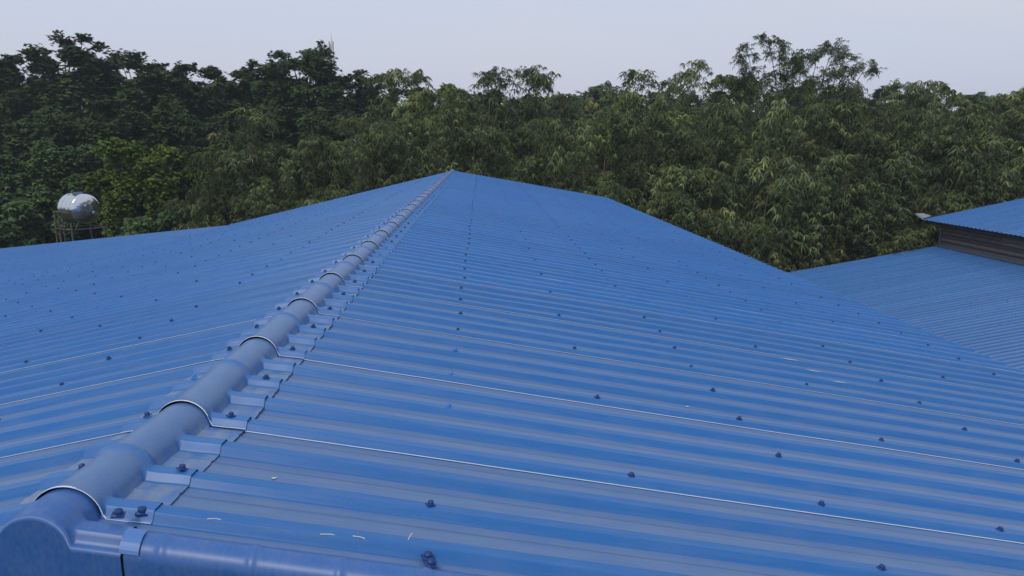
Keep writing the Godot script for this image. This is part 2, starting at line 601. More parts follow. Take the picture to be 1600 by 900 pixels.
# a broad-leaved tree: tapered trunk, limbs to each lobe of the crown, leaf whorls over the lobes
func tree(called: String, x: float, z: float, h: float, rw: float, sd: int, label: String, opt := {}) -> void:
	var r := RandomNumberGenerator.new()
	r.seed = 500 + sd * 31
	var o := thing(called, label, "tree", Vector3(x, GROUND, z), opt.get("group", "trees behind the roof"))
	h -= GROUND
	var tr := new_st()
	var lb := new_st()
	var split: float = h * opt.get("split", 0.34)
	var lean := Vector3(r.randf_range(-0.4, 0.4), 0, r.randf_range(-0.3, 0.3))
	var top := Vector3(lean.x, split, lean.z)
	tube(tr, [Vector3(0, -0.1, 0), Vector3(lean.x * 0.4, split * 0.5, lean.z * 0.4), top], [0.17, 0.14, 0.12], 8)
	var xs := []
	var cs := []
	var lobes: int = opt.get("lobes", 20)
	var per: int = opt.get("per", 95)
	var sc: float = opt.get("scale", 1.25)
	var low: float = opt.get("low", 0.22)
	var tone: float = opt.get("tone", 1.0)
	for k in opt.get("tufts", 0):
		# loose tufts on thin twigs that break the outline
		var a := r.randf() * TAU
		var e := Vector3(cos(a) * rw * r.randf_range(0.1, 0.95), 0, sin(a) * rw * r.randf_range(0.1, 0.8))
		e.y = h * r.randf_range(0.93, 1.03) - 0.22 * absf(e.x) * absf(e.x) / rw
		var s0 := Vector3(e.x * 0.5, e.y - r.randf_range(1.2, 2.2), e.z * 0.5)
		tube(lb, [s0, s0.lerp(e, 0.5) + Vector3(0.06, -0.05, 0), e], [0.035, 0.022, 0.008], 4)
		var tr2 := r.randf_range(0.22, 0.45)
		for i in 34:
			var d := Vector3(r.randfn(), r.randfn() * 0.6, r.randfn()) * tr2 * 0.6
			xs.append(Transform3D((Basis(Vector3.UP, r.randf() * TAU) * Basis(Vector3(1, 0, 0), r.randf_range(-0.6, 0.6))).scaled(Vector3.ONE * sc * r.randf_range(0.8, 1.2)), e + d))
			var q2 := tone * r.randf_range(0.8, 1.2)
			cs.append(Color(q2, q2, q2))
	for k in lobes:
		var gold := k * 2.39996 + r.randf_range(-0.4, 0.4)
		var v := (k + 0.5) / lobes
		var yy := lerpf(low, 0.93, v)
		var prof := sqrt(clampf(1.0 - pow((yy - lerpf(low, 1.0, 0.42)) / (0.60 * (1.0 - low)), 2.0), 0.05, 1.0))
		var rad := rw * prof * r.randf_range(0.45, 0.95)
		var c := Vector3(cos(gold) * rad + lean.x, h * yy * r.randf_range(0.94, 1.02), sin(gold) * rad + lean.z)
		var lr := rw * r.randf_range(opt.get("lr", 0.22), opt.get("lr", 0.22) + 0.13)
		if yy > 0.80: lr *= 0.72
		c.y = minf(c.y, h - lr * 0.6)
		var mid := top.lerp(c, 0.5) + Vector3(0, -0.12 * rad + 0.1, 0)
		tube(lb, [top - Vector3(0, 0.1, 0), mid, c], [0.075, 0.05, 0.02], 5)
		for j in 3:
			var e := c + Vector3(r.randfn(), r.randfn() * 0.6 + 0.5, r.randfn()).normalized() * lr
			tube(lb, [c, c.lerp(e, 0.5) + Vector3(0, 0.05, 0), e], [0.022, 0.015, 0.006], 4)
		var lt := tone * r.randf_range(0.78, 1.22)
		for i in per:
			var d := Vector3(r.randfn(), r.randfn(), r.randfn()).normalized()
			if d.y < -0.35 and r.randf() < 0.5: d.y = -d.y
			var rr := lr * (r.randf_range(0.72, 1.08) if r.randf() < 0.72 else r.randf_range(0.2, 0.7))
			if r.randf() < 0.07: rr *= 1.22
			var p := c + Vector3(d.x * rr, d.y * rr * 0.95, d.z * rr)
			var b := Basis(Vector3.UP, r.randf() * TAU) * Basis(Vector3(1, 0, 0), r.randf_range(-0.5, 0.5)) * Basis(Vector3(0, 0, 1), r.randf_range(-0.55, 0.4))
			xs.append(Transform3D(b.scaled(Vector3.ONE * sc * r.randf_range(0.75, 1.25)), p))
			var q := lt * r.randf_range(0.75, 1.25)
			cs.append(Color(q * r.randf_range(0.9, 1.1), q, q * r.randf_range(0.85, 1.1)))
	put("trunk", tr.commit(), M.bark, o)
	put("limbs", lb.commit(), M.bark, o).set_meta("kind", "stuff")
	multi("crown", o, opt.get("mesh", sprays.broad[sd % 2]), opt.get("mat", M.broad), xs, cs)

# ---------------------------------------------------------------- the scene
func _ready() -> void:
	rng.seed = 7
	wob.noise_type = FastNoiseLite.TYPE_SIMPLEX_SMOOTH
	wob.frequency = 0.02
	wob.seed = 4
	wob.fractal_octaves = 2

	# camera, just above the ridge and about a metre to its right
	var cam := Camera3D.new()
	cam.name = "camera"
	add_child(cam)
	cam.fov = 43.24
	cam.near = 0.05
	cam.far = 3000.0
	cam.position = Vector3(0.9242, APEX + 0.8366, 0.0)
	var yaw := 0.042
	var pitch := 0.1941
	cam.look_at_from_position(cam.position, cam.position + Vector3(sin(yaw) * cos(pitch), -sin(pitch), -cos(yaw) * cos(pitch)))
	cam.current = true

	# hazy bright sky
	var env := Environment.new()
	env.background_mode = Environment.BG_SKY
	env.tonemap_mode = Environment.TONE_MAPPER_LINEAR
	env.tonemap_exposure = 1.0
	env.sdfgi_enabled = true
	env.ssao_enabled = true
	env.ssil_enabled = true
	env.fog_enabled = true
	env.fog_density = 0.0009
	env.fog_light_color = Color(0.80, 0.83, 0.90)
	env.background_energy_multiplier = 1.0
	var sky := Sky.new()
	var pano := PanoramaSkyMaterial.new()
	pano.panorama = sky_image()
	sky.sky_material = pano
	env.sky = sky
	var we := WorldEnvironment.new()
	we.name = "world"
	we.environment = env
	add_child(we)

	var sun := DirectionalLight3D.new()
	sun.name = "sun"
	sun.light_energy = 0.5
	sun.light_angular_distance = 12.0
	sun.light_color = Color(1.0, 0.96, 0.89)
	sun.shadow_enabled = true
	add_child(sun)
	sun.look_at_from_position(Vector3(-0.28, 0.76, 0.58) * 50.0, Vector3.ZERO)

	make_materials()
	sprays = {
		bamboo = [bamboo_spray(1, 0.03), bamboo_spray(2, 0.05), bamboo_spray(3, 0.08)],
		broad = [broad_spray(5, 0.085), broad_spray(6, 0.075)],
		small = broad_spray(7, 0.11), fine = fine_spray(8)}

	# ground
	var gp := PlaneMesh.new()
	gp.size = Vector2(760, 760)
	gp.subdivide_width = 4
	gp.subdivide_depth = 4
	var gr := put("ground", gp, M.ground)
	gr.position = Vector3(0, GROUND, -60)
	tag(gr, "", "", "", "structure")

	main_building()
	second_building()
	water_tank()
	mast()
	plants()
	debris()

func sky_image() -> ImageTexture:
	var w := 512
	var h := 256
	var im := Image.create(w, h, false, Image.FORMAT_RGBF)
	var n := noise(1.0, 21, 4)
	for y in h:
		var el := (0.5 - (y + 0.5) / h) * PI
		for x in w:
			var az := TAU * (x + 0.5) / w
			var d := Vector3(cos(el) * cos(az), sin(el), cos(el) * sin(az))
			var u := clampf(sin(el), 0.0, 1.0)
			var c := Vector3(0.655, 0.70, 0.805).lerp(Vector3(0.54, 0.67, 0.88), smoothstep(0.0, 0.45, u))
			c = c.lerp(Vector3(0.63, 0.71, 0.86), smoothstep(0.4, 1.0, u))
			var k := n.get_noise_3d(d.x * 1.5, d.y * 4.5, d.z * 1.5)
			c = c.lerp(Vector3(0.665, 0.695, 0.785), clampf(0.35 + k * 1.5, 0.0, 0.9))
			if el < 0.0: c = c.lerp(Vector3(0.16, 0.16, 0.14), smoothstep(0.0, 0.06, -el))
			im.set_pixel(x, y, Color(c.x, c.y, c.z))
	return ImageTexture.create_from_image(im)

func main_building() -> void:
	var b := thing("building", "long low building under a blue ribbed metal gable roof, filling the foreground", "building")
	var sheets := 30
	# right slope, from the near gable to the far one
	for i in sheets:
		var t := T_NEAR + COVER * i
		var s := put("roof_sheet", sheet_mesh(p_right, 0.03, D_EAVE, t, 10 if i < 10 else 5, i, 0.085 if i == 0 else 0.0), M.sheets[int(hash01(i * 13 + 5) * 2.999)], b)
		if i > 0: put("cut_edge", edge_mesh(p_right, 0.19 if i < 4 else 0.18, D_EAVE, t, 0.0017 if i < 3 else (0.0012 if i < 6 else 0.0008), 10 if i < 10 else 5), M.edge, s)
	for i in sheets:
		var t := T_NEAR + COVER * i + 0.02
		var s := put("roof_sheet", sheet_mesh(p_left, 0.03, D_BREAK, t, 10 if i < 10 else 6, 100 + i, 0.07 if i == 0 else 0.0), M.sheets[int(hash01(i * 13 + 5) * 2.999)], b)
		if i > 0: put("cut_edge", edge_mesh(p_left, 0.19, D_BREAK, t, 0.0015 if i < 4 else 0.0008, 10), M.edge, s)
	for i in range(6, sheets):
		var t := T_NEAR + COVER * i + 0.02
		put("roof_sheet", sheet_mesh(p_leanto, D_BREAK - 0.08, 17.0, t, 6, 200 + i), M.sheets[int(hash01(i * 13 + 5) * 2.999)], b)
	# ridge caps, each piece lapped over the nearer one
	for i in sheets:
		var t := T_NEAR + COVER * i
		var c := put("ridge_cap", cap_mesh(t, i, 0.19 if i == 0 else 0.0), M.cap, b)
		put("cut_edge", cap_lip_mesh(t, i, 0.19 if i == 0 else 0.0), M.edge, c)
	near_gable(b)
	# eave board, walls
	var st := new_st()
	box(st, Vector3(D_EAVE - 0.16, APEX - D_EAVE * M_RIGHT - 0.10, -(T_NEAR + T_FAR) / 2), Vector3(0.025, 0.16, T_FAR - T_NEAR - 0.1))
	put("eave_board", st.commit(), M.fascia, b)
	st = new_st()
	box(st, Vector3(4.62, 1.28, -(T_NEAR + T_FAR) / 2), Vector3(0.15, 5.56, T_FAR - T_NEAR - 0.5))
	put("wall", st.commit(), M.plain, b)
	st = new_st()
	box(st, Vector3(-16.6, 0.45, -15.1), Vector3(0.15, 3.9, 17.2))
	put("wall", st.commit(), M.plain, b)
	for z: float in [-(T_NEAR + 0.35), -(T_FAR - 0.25)]:
		var g := new_st()
		var m := 0.203 if z > -5.0 else 0.236
		var l := Vector2(-7.2, APEX - 0.06 - 7.2 * m)
		var r := Vector2(4.545, APEX - 0.06 - 4.545 * M_RIGHT)
		var poly := [Vector2(-7.2, GROUND), Vector2(4.545, GROUND), r, Vector2(0, APEX - 0.06), l]
		if z < -5.0: poly = [Vector2(-16.5, GROUND), Vector2(4.545, GROUND), r, Vector2(0, APEX - 0.06), l, Vector2(-16.5, l.y - 9.3 * 0.0985)]
		for i in poly.size():
			var p: Vector2 = poly[i]
			var q: Vector2 = poly[(i + 1) % poly.size()]
			quad(g, Vector3(p.x, p.y, z - 0.07), Vector3(q.x, q.y, z - 0.07), Vector3(q.x, q.y, z + 0.07), Vector3(p.x, p.y, z + 0.07))
		for s: float in [-1.0, 1.0]:
			for i in range(1, poly.size() - 1):
				tri(g, Vector3(poly[0].x, poly[0].y, z + 0.07 * s), Vector3(poly[i].x, poly[i].y, z + 0.07 * s), Vector3(poly[i + 1].x, poly[i + 1].y, z + 0.07 * s), Vector3(0, 0, s))
		put("wall", g.commit(), M.plain, b)
	# three short bright strips painted as sun glints on neighbouring ribs
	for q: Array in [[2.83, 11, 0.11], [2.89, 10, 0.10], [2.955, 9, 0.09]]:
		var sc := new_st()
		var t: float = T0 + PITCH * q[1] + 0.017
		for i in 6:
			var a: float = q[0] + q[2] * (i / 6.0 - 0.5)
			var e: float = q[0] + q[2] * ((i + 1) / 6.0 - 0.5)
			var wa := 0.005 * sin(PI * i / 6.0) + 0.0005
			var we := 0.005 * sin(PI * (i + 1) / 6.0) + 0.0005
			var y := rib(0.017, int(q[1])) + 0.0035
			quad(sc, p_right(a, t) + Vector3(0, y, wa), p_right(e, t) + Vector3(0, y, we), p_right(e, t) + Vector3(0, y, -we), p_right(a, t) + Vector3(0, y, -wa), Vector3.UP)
		put("painted_glint", sc.commit(), M.edge, b)
	# rust run below one screw
	var rs := new_st()
	for i in 10:
		var a0 := TAU * i / 10.0
		var a1 := TAU * (i + 1) / 10.0
		var f := func(a: float) -> Vector3:
			var d := 0.812 + cos(a) * (0.020 if cos(a) > 0.0 else 0.009)
			var v := 0.030 + sin(a) * 0.006
			return p_right(d, T0 + PITCH * 2 + v) + Vector3(0, 0.0215, 0)
		tri(rs, p_right(0.812, T0 + PITCH * 2 + 0.030) + Vector3(0, 0.0218, 0), f.call(a0), f.call(a1), Vector3.UP)
	put("rust_stain", rs.commit(), mat(Color(0.36, 0.30, 0.27), 0.9), b)
	screws(b)

func end_height(x: float, v: float) -> float:
	var d := absf(x)
	var slope := M_RIGHT if x > 0.0 else 0.203
	var up := smoothstep(0.0, 0.022, v) * (1.0 - smoothstep(0.055, 0.08, v))
	var flange := -d * slope + 0.0035 + 0.026 * up
	var r := 0.076 + 0.005 * exp(-pow((v - 0.050) / 0.018, 2.0))
	var roll := -1.0
	if d < r: roll = -0.012 + sqrt(r * r - d * d)
	var kk := 0.006
	var hh := clampf(0.5 + 0.5 * (roll - flange) / kk, 0.0, 1.0)
	return lerpf(flange, roll, hh) + kk * hh * (1.0 - hh)

func near_gable(b: Node3D) -> void:
	# moulded end piece of the ridge cap, folded down over the gable
	var st := new_st()
	var P := []
	var UV := []
	for v: float in [0.0, 0.004, 0.008, 0.012, 0.017, 0.022, 0.03, 0.038, 0.046, 0.055, 0.062, 0.07, 0.08, 0.095, 0.11, 0.13, 0.15, 0.17]:
		var row := []
		var uvr := []
		for i in 61:
			var x := lerpf(-0.19, 0.183, i / 60.0)
			row.append(Vector3(x + skew(T_END + v), APEX + end_height(x, v), -(T_END + v)))
			uvr.append(Vector2(0.5 + x / 0.38, v * 0.6))
		P.append(row)
		UV.append(uvr)
	grid(st, P, UV)
	var o := put("cap_end", st.commit(), M.flash, b)
	st = new_st()
	var n := 90
	for i in n:
		var x0 := lerpf(-0.19, 0.183, float(i) / n)
		var x1 := lerpf(-0.19, 0.183, float(i + 1) / n)
		var y0 := APEX + end_height(x0, 0.0)
		var y1 := APEX + end_height(x1, 0.0)
		var z := -T_END
		x0 += skew(T_END)
		x1 += skew(T_END)
		var prev := [Vector3(x0, y0, z), Vector3(x1, y1, z)]
		var pn := Vector3.UP
		for k in 6:
			var a := (k + 1) / 6.0 * PI / 2
			var dy := -0.012 * (1.0 - cos(a))
			var dz := 0.012 * sin(a)
			var nx := [Vector3(x0, y0 + dy, z + dz), Vector3(x1, y1 + dy, z + dz)]
			var nn := Vector3(0, cos(a), sin(a))
			smooth_quad(st, [prev[0], prev[1], nx[1], nx[0]], [pn, pn, nn, nn])
			prev = nx
			pn = nn
		quad(st, prev[0], prev[1], Vector3(x1, APEX - 0.45, z + 0.012), Vector3(x0, APEX - 0.45, z + 0.012), Vector3(0, 0, 1))
	put("end_plate", st.commit(), M.flash, o)
	# rolled barge flashing down each rake, crimped every 19 cm
	for side: float in [1.0, -1.0]:
		st = new_st()
		var prof := []
		prof.append([1.552, 0.0035, Vector3(0, 1, 0.1).normalized()])
		prof.append([1.538, 0.006, Vector3(0, 1, -0.4).normalized()])
		prof.append([1.524, 0.017, Vector3(0, 1, -0.7).normalized()])
		prof.append([1.512, 0.0255, Vector3(0, 1, -0.4).normalized()])
		for k in 10:
			var a := k / 9.0 * PI / 2
			prof.append([1.500 - 0.045 * sin(a), 0.028 - 0.045 + 0.045 * cos(a), Vector3(0, cos(a), sin(a))])
		prof.append([1.453, -0.22, Vector3(0, 0, 1)])
		prof.append([1.465, -0.235, Vector3(0, -1, 0.3).normalized()])
		var ds := []
		var d := 0.148
		while d < 5.05:
			ds.append(d)
			d += 0.007 if d < 1.4 else 0.02
		var lastrow := []
		for dd: float in ds:
			var row := []
			var nrm := []
			var ph := fposmod(dd - 0.224 + 0.095, 0.19) - 0.095
			var cr := 0.0045 * exp(-pow(ph / 0.009, 2.0))
			var dcr := -2.0 * ph / (0.009 * 0.009) * cr if dd < 1.4 else 0.0
			for q: Array in prof:
				var m := M_RIGHT if side > 0 else 0.203
				var nn: Vector3 = q[2]
				var on := 1.0 if q[1] > -0.1 and q[1] > 0.007 or q[0] < 1.5 else 0.0
				row.append(Vector3(dd * side, APEX - dd * m + q[1], -q[0]) + nn * cr * on)
				nrm.append((nn - Vector3(side, 0, 0) * dcr * on * 0.6).normalized())
			if lastrow.size():
				for k in prof.size() - 1:
					smooth_quad(st, [lastrow[0][k], row[k], row[k + 1], lastrow[0][k + 1]], [lastrow[1][k], nrm[k], nrm[k + 1], lastrow[1][k + 1]])
			lastrow = [row, nrm]
		put("barge_flashing", st.commit(), M.flash, b)
	# small folded strap where the cap end meets the barge flashing
	st = new_st()
	var f := func(u: float) -> Vector2:
		var a := -0.15 + u * 1.35
		return Vector2(1.500 - 0.049 * sin(a), 0.029 - 0.045 + 0.049 * cos(a))
	for k in 8:
		var p0: Vector2 = f.call(k / 8.0)
		var p1: Vector2 = f.call((k + 1) / 8.0)
		quad(st, Vector3(0.140, APEX - 0.140 * M_RIGHT + p0.y, -p0.x), Vector3(0.181, APEX - 0.181 * M_RIGHT + p0.y, -p0.x), Vector3(0.181, APEX - 0.181 * M_RIGHT + p1.y, -p1.x), Vector3(0.140, APEX - 0.140 * M_RIGHT + p1.y, -p1.x))
	put("strap", st.commit(), mat(Color(0.29, 0.46, 0.71), 0.42), b)

func screws(b: Node3D) -> void:
	var list := []   # [distance, transform, bright]
	var cam := Vector3(0.9242, APEX + 0.8366, 0.0)
	var add := func(p: Vector3, tilt: float, i: int) -> void:
		var a := hash01(i) * TAU
		var bs := Basis(Vector3(0, 0, 1), tilt) * Basis(Vector3(1, 0, 0), (hash01(i + 31) - 0.5) * 0.25) * Basis(Vector3.UP, a) * Basis.from_scale(Vector3.ONE * 0.64)
		list.append([p.distance_to(cam), Transform3D(bs, p), hash01(i * 3 + 1) < 0.22])
	var id := 0
	for n in range(-2, 116):
		var t := T0 + PITCH * (n + 0.2)
		if t > T_FAR - 0.1: break
		# right side: cap row, then purlin rows; every second rib, every fourth on alternate rows
		if n % 2 == 0:
			id += 1
			var d := 0.135
			add.call(Vector3(d, APEX - d * M_RIGHT + 0.0275, -t), -0.17, id)
			for k in 8:
				if k % 2 == 1 and n % 4 != 0: continue
				id += 1
				if hash01(id * 5) < 0.03: continue
				d = 0.787 + 0.632 * k + (hash01(id * 11) - 0.5) * 0.025
				if d > D_EAVE - 0.03: continue
				add.call(Vector3(d, APEX - d * M_RIGHT + 0.0215, -t + (hash01(id + 77) - 0.5) * 0.012), -0.17, id)
			t += 0.02
			d = 0.13
			id += 1
			add.call(Vector3(-d, APEX - d * 0.203 + 0.0275, -t), 0.2, id)
			var m := left_slope(t)
			for k in 11:
				if k % 2 == 1 and n % 4 != 0: continue
				id += 1
				if hash01(id * 5) < 0.03: continue
				d = 0.84 + 0.605 * k + (hash01(id * 11) - 0.5) * 0.03
				add.call(Vector3(-d, APEX - d * m + 0.0215, -t + (hash01(id + 77) - 0.5) * 0.012), 0.2, id)
			if t > 9.0:
				for k in 10:
					if k % 2 == 1 and n % 4 != 0: continue
					id += 1
					d = D_BREAK + 0.3 + 0.9 * k + (hash01(id * 11) - 0.5) * 0.03
					add.call(p_leanto(d, t) + Vector3(0, 0.0215, 0), 0.1, id)
	# two long fixings in the barge flashing and one by the cap end
	for q: Array in [[0.79, 1.575, 0.012], [0.80, 1.535, 0.02], [0.10, 1.545, 0.034], [0.125, 1.60, 0.014]]:
		id += 1
		list.append([0.0, Transform3D(Basis(Vector3(0, 0, 1), -0.17).scaled(Vector3.ONE * 0.8), Vector3(q[0], APEX - q[0] * M_RIGHT + q[2], -q[1])), false])
	list.sort_custom(func(p: Array, q: Array) -> bool: return p[0] < q[0])
	var meshes := [screw_mesh(false), screw_mesh(true)]
	var rest := [[], []]
	for i in list.size():
		var kind := 1 if list[i][2] else 0
		if i < 300:
			var o := put("roof_screw", meshes[kind], null, b)
			o.transform = list[i][1]
		else: rest[kind].append(list[i][1])
	for kind in 2:
		var mm := MultiMesh.new()
		mm.transform_format = MultiMesh.TRANSFORM_3D
		mm.mesh = meshes[kind]
		mm.instance_count = rest[kind].size()
		for i in rest[kind].size(): mm.set_instance_transform(i, rest[kind][i])
		var o := MultiMeshInstance3D.new()
		o.name = "roof_screws"
		o.multimesh = mm
		o.material_override = M.screw_bright if kind else M.screw_dark
		b.add_child(o, true)
		o.set_meta("kind", "stuff")

func second_building() -> void:
	var b := thing("building", "neighbouring building at right, lower blue roof and dark raised timber wall under upper roof", "building")
	var far := 24.2
	for i in 24:
		var t := far - COVER * (i + 1)
		put("roof_sheet", sheet_mesh(p_second, 8.6, 16.75, t, 6, 300 + i), M.sheets[int(hash01(i * 13 + 5) * 2.999)], b)
	for i in 24:
		var t := far + 0.35 - COVER * (i + 1)
		put("roof_sheet", sheet_mesh(p_upper, 16.15, 24.2, t, 6, 330 + i), M.sheets[int(hash01(i * 13 + 5) * 2.999)], b)
	for i in 24:
		var t := far + 0.35 - COVER * (i + 1)
		put("roof_sheet", sheet_mesh(p_upper_back, 24.1, 32.2, t, 3, 360 + i), M.sheets[int(hash01(i * 13 + 5) * 2.999)], b)
	# raised wall of dark weathered boards, board by board
	var wx := 16.66
	var base := p_second(wx, 0).y
	var near := -6.4
	var bh := 0.118
	for k in 7:
		var z := -24.08
		while z < near - 0.05:
			var ln := minf(rng.randf_range(2.4, 4.6), near - z)
			var st := new_st()
			var y := base + 0.06 + bh * k
			var c := Vector3(wx + rng.randf_range(-0.010, 0.006), y + bh * 0.5, z + ln * 0.5)
			var hs := Vector3(0.012, bh * 0.5 - 0.008, ln * 0.5 - 0.004)
			var u0 := rng.randf()
			var a := c + Vector3(-hs.x - 0.026, -hs.y, -hs.z)
			var e := c + Vector3(-hs.x - 0.026, -hs.y, hs.z)
			var f := c + Vector3(-hs.x, hs.y, hs.z)
			var g := c + Vector3(-hs.x, hs.y, -hs.z)
			smooth_quad(st, [a, e, f, g], [Vector3.LEFT, Vector3.LEFT, Vector3.LEFT, Vector3.LEFT], [Vector2(u0, 1), Vector2(u0 + ln / 3.0, 1), Vector2(u0 + ln / 3.0, 0), Vector2(u0, 0)])
			var bk := Vector3(0.04, 0, 0)
			for side: Array in [[a, e], [e, f], [f, g], [g, a]]:
				st.set_uv(Vector2.ZERO)
				quad(st, side[0], side[1], side[1] + bk, side[0] + bk)
			put("plank", st.commit(), M.wood[rng.randi() % 3], b)
			z += ln
	var st := new_st()
	box(st, Vector3(wx + 0.11, (base - 0.3 + 3.50) * 0.5, (-24.1 + near) * 0.5), Vector3(0.14, 3.50 - base + 0.3, 24.1 + near))
	put("wall", st.commit(), M.fascia, b)
	# end walls under the upper roof, its back wall, the low wall at the eave
	for z0: float in [-24.05, near - 0.07]:
		st = new_st()
		var poly := [Vector2(wx + 0.04, GROUND), Vector2(31.6, GROUND), Vector2(31.6, 3.50), Vector2(24.15, 5.02), Vector2(wx + 0.04, 3.50)]
		for s: float in [-0.07, 0.07]:
			for i in range(1, poly.size() - 1):
				tri(st, Vector3(poly[0].x, poly[0].y, z0 + s), Vector3(poly[i].x, poly[i].y, z0 + s), Vector3(poly[i + 1].x, poly[i + 1].y, z0 + s), Vector3(0, 0, signf(s)))
		put("wall", st.commit(), M.plain, b)
	st = new_st()
	box(st, Vector3(31.6, 1.0, -15.2), Vector3(0.14, 5.0, 17.5))
	put("wall", st.commit(), M.plain, b)
	st = new_st()
	box(st, Vector3(9.0, -0.15, -15.2), Vector3(0.14, 2.7, 17.5))
	put("wall", st.commit(), M.plain, b)
	# grey corner post and the metal apron at the foot of the raised wall
	st = new_st()
	box(st, Vector3(wx - 0.02, base + 0.47, -24.12), Vector3(0.09, 0.92, 0.07))
	put("corner_post", st.commit(), M.concrete, b)
	st = new_st()
	var xa := wx - 0.17
	var ya := p_second(xa, 0).y + 0.036
	quad(st, Vector3(xa, ya, -24.19), Vector3(xa, ya, near), Vector3(wx - 0.035, base + 0.055, near), Vector3(wx - 0.035, base + 0.055, -24.19), Vector3(-0.3, 1, 0).normalized())
	quad(st, Vector3(wx - 0.035, base + 0.055, -24.19), Vector3(wx - 0.035, base + 0.055, near), Vector3(wx - 0.037, base + 0.12, near), Vector3(wx - 0.037, base + 0.12, -24.19), Vector3(-1, 0, 0))
	put("apron_flashing", st.commit(), M.concrete, b)
	# eave board of the upper roof and the pale flashing that sticks out at its far corner
	st = new_st()
	box(st, Vector3(16.24, 3.44, -15.4), Vector3(0.025, 0.10, 18.0))
	put("eave_board", st.commit(), M.fascia, b)
	st = new_st()
	var c := [Vector3(16.05, 3.71, -24.75), Vector3(16.32, 3.71, -24.75), Vector3(16.52, 3.63, -24.57), Vector3(16.2, 3.565, -24.5)]
	quad(st, c[0], c[1], c[2], c[3], Vector3(0, 1, 0))
	var dn := Vector3(0, -0.008, 0)
	quad(st, c[0] + dn, c[1] + dn, c[2] + dn, c[3] + dn, Vector3(0, -1, 0))
	quad(st, c[0], c[3], c[3] + Vector3(0, -0.06, 0), c[0] + Vector3(0, -0.06, 0))
	put("corner_flashing", st.commit(), M.galv, b)
	# screws on the lower and upper slopes
	var meshes := [screw_mesh(false), screw_mesh(true)]
	var count := 0
	for n in 100:
		var t := far - PITCH * (n + 0.8)
		for k in 11:
			var i := n * 17 + k
			if (n + 2 * (k % 2)) % 4 != 0 or t < 9.0 or count > 290 or hash01(i * 7) < 0.12: continue
			var d := 10.3 + 0.62 * k + (hash01(i * 3) - 0.5) * 0.05
			if d > 16.3: continue
			count += 1
			var o := put("roof_screw", meshes[1 if hash01(i) < 0.25 else 0], null, b)
			o.transform = Transform3D(Basis(Vector3(0, 0, 1), 0.17).scaled(Vector3.ONE * 0.75), p_second(d, t) + Vector3(0, 0.0215, 0))
		for k in 6:
			var i := n * 9 + k + 400
			if (n + 2 * (k % 2)) % 4 != 0 or t < 19.0 or count > 290: continue
			count += 1
			var o := put("roof_screw", meshes[0], null, b)
			o.transform = Transform3D(Basis(Vector3(0, 0, 1), 0.2).scaled(Vector3.ONE * 0.75), p_upper(16.6 + 0.8 * k, t + 0.35) + Vector3(0, 0.0215, 0))

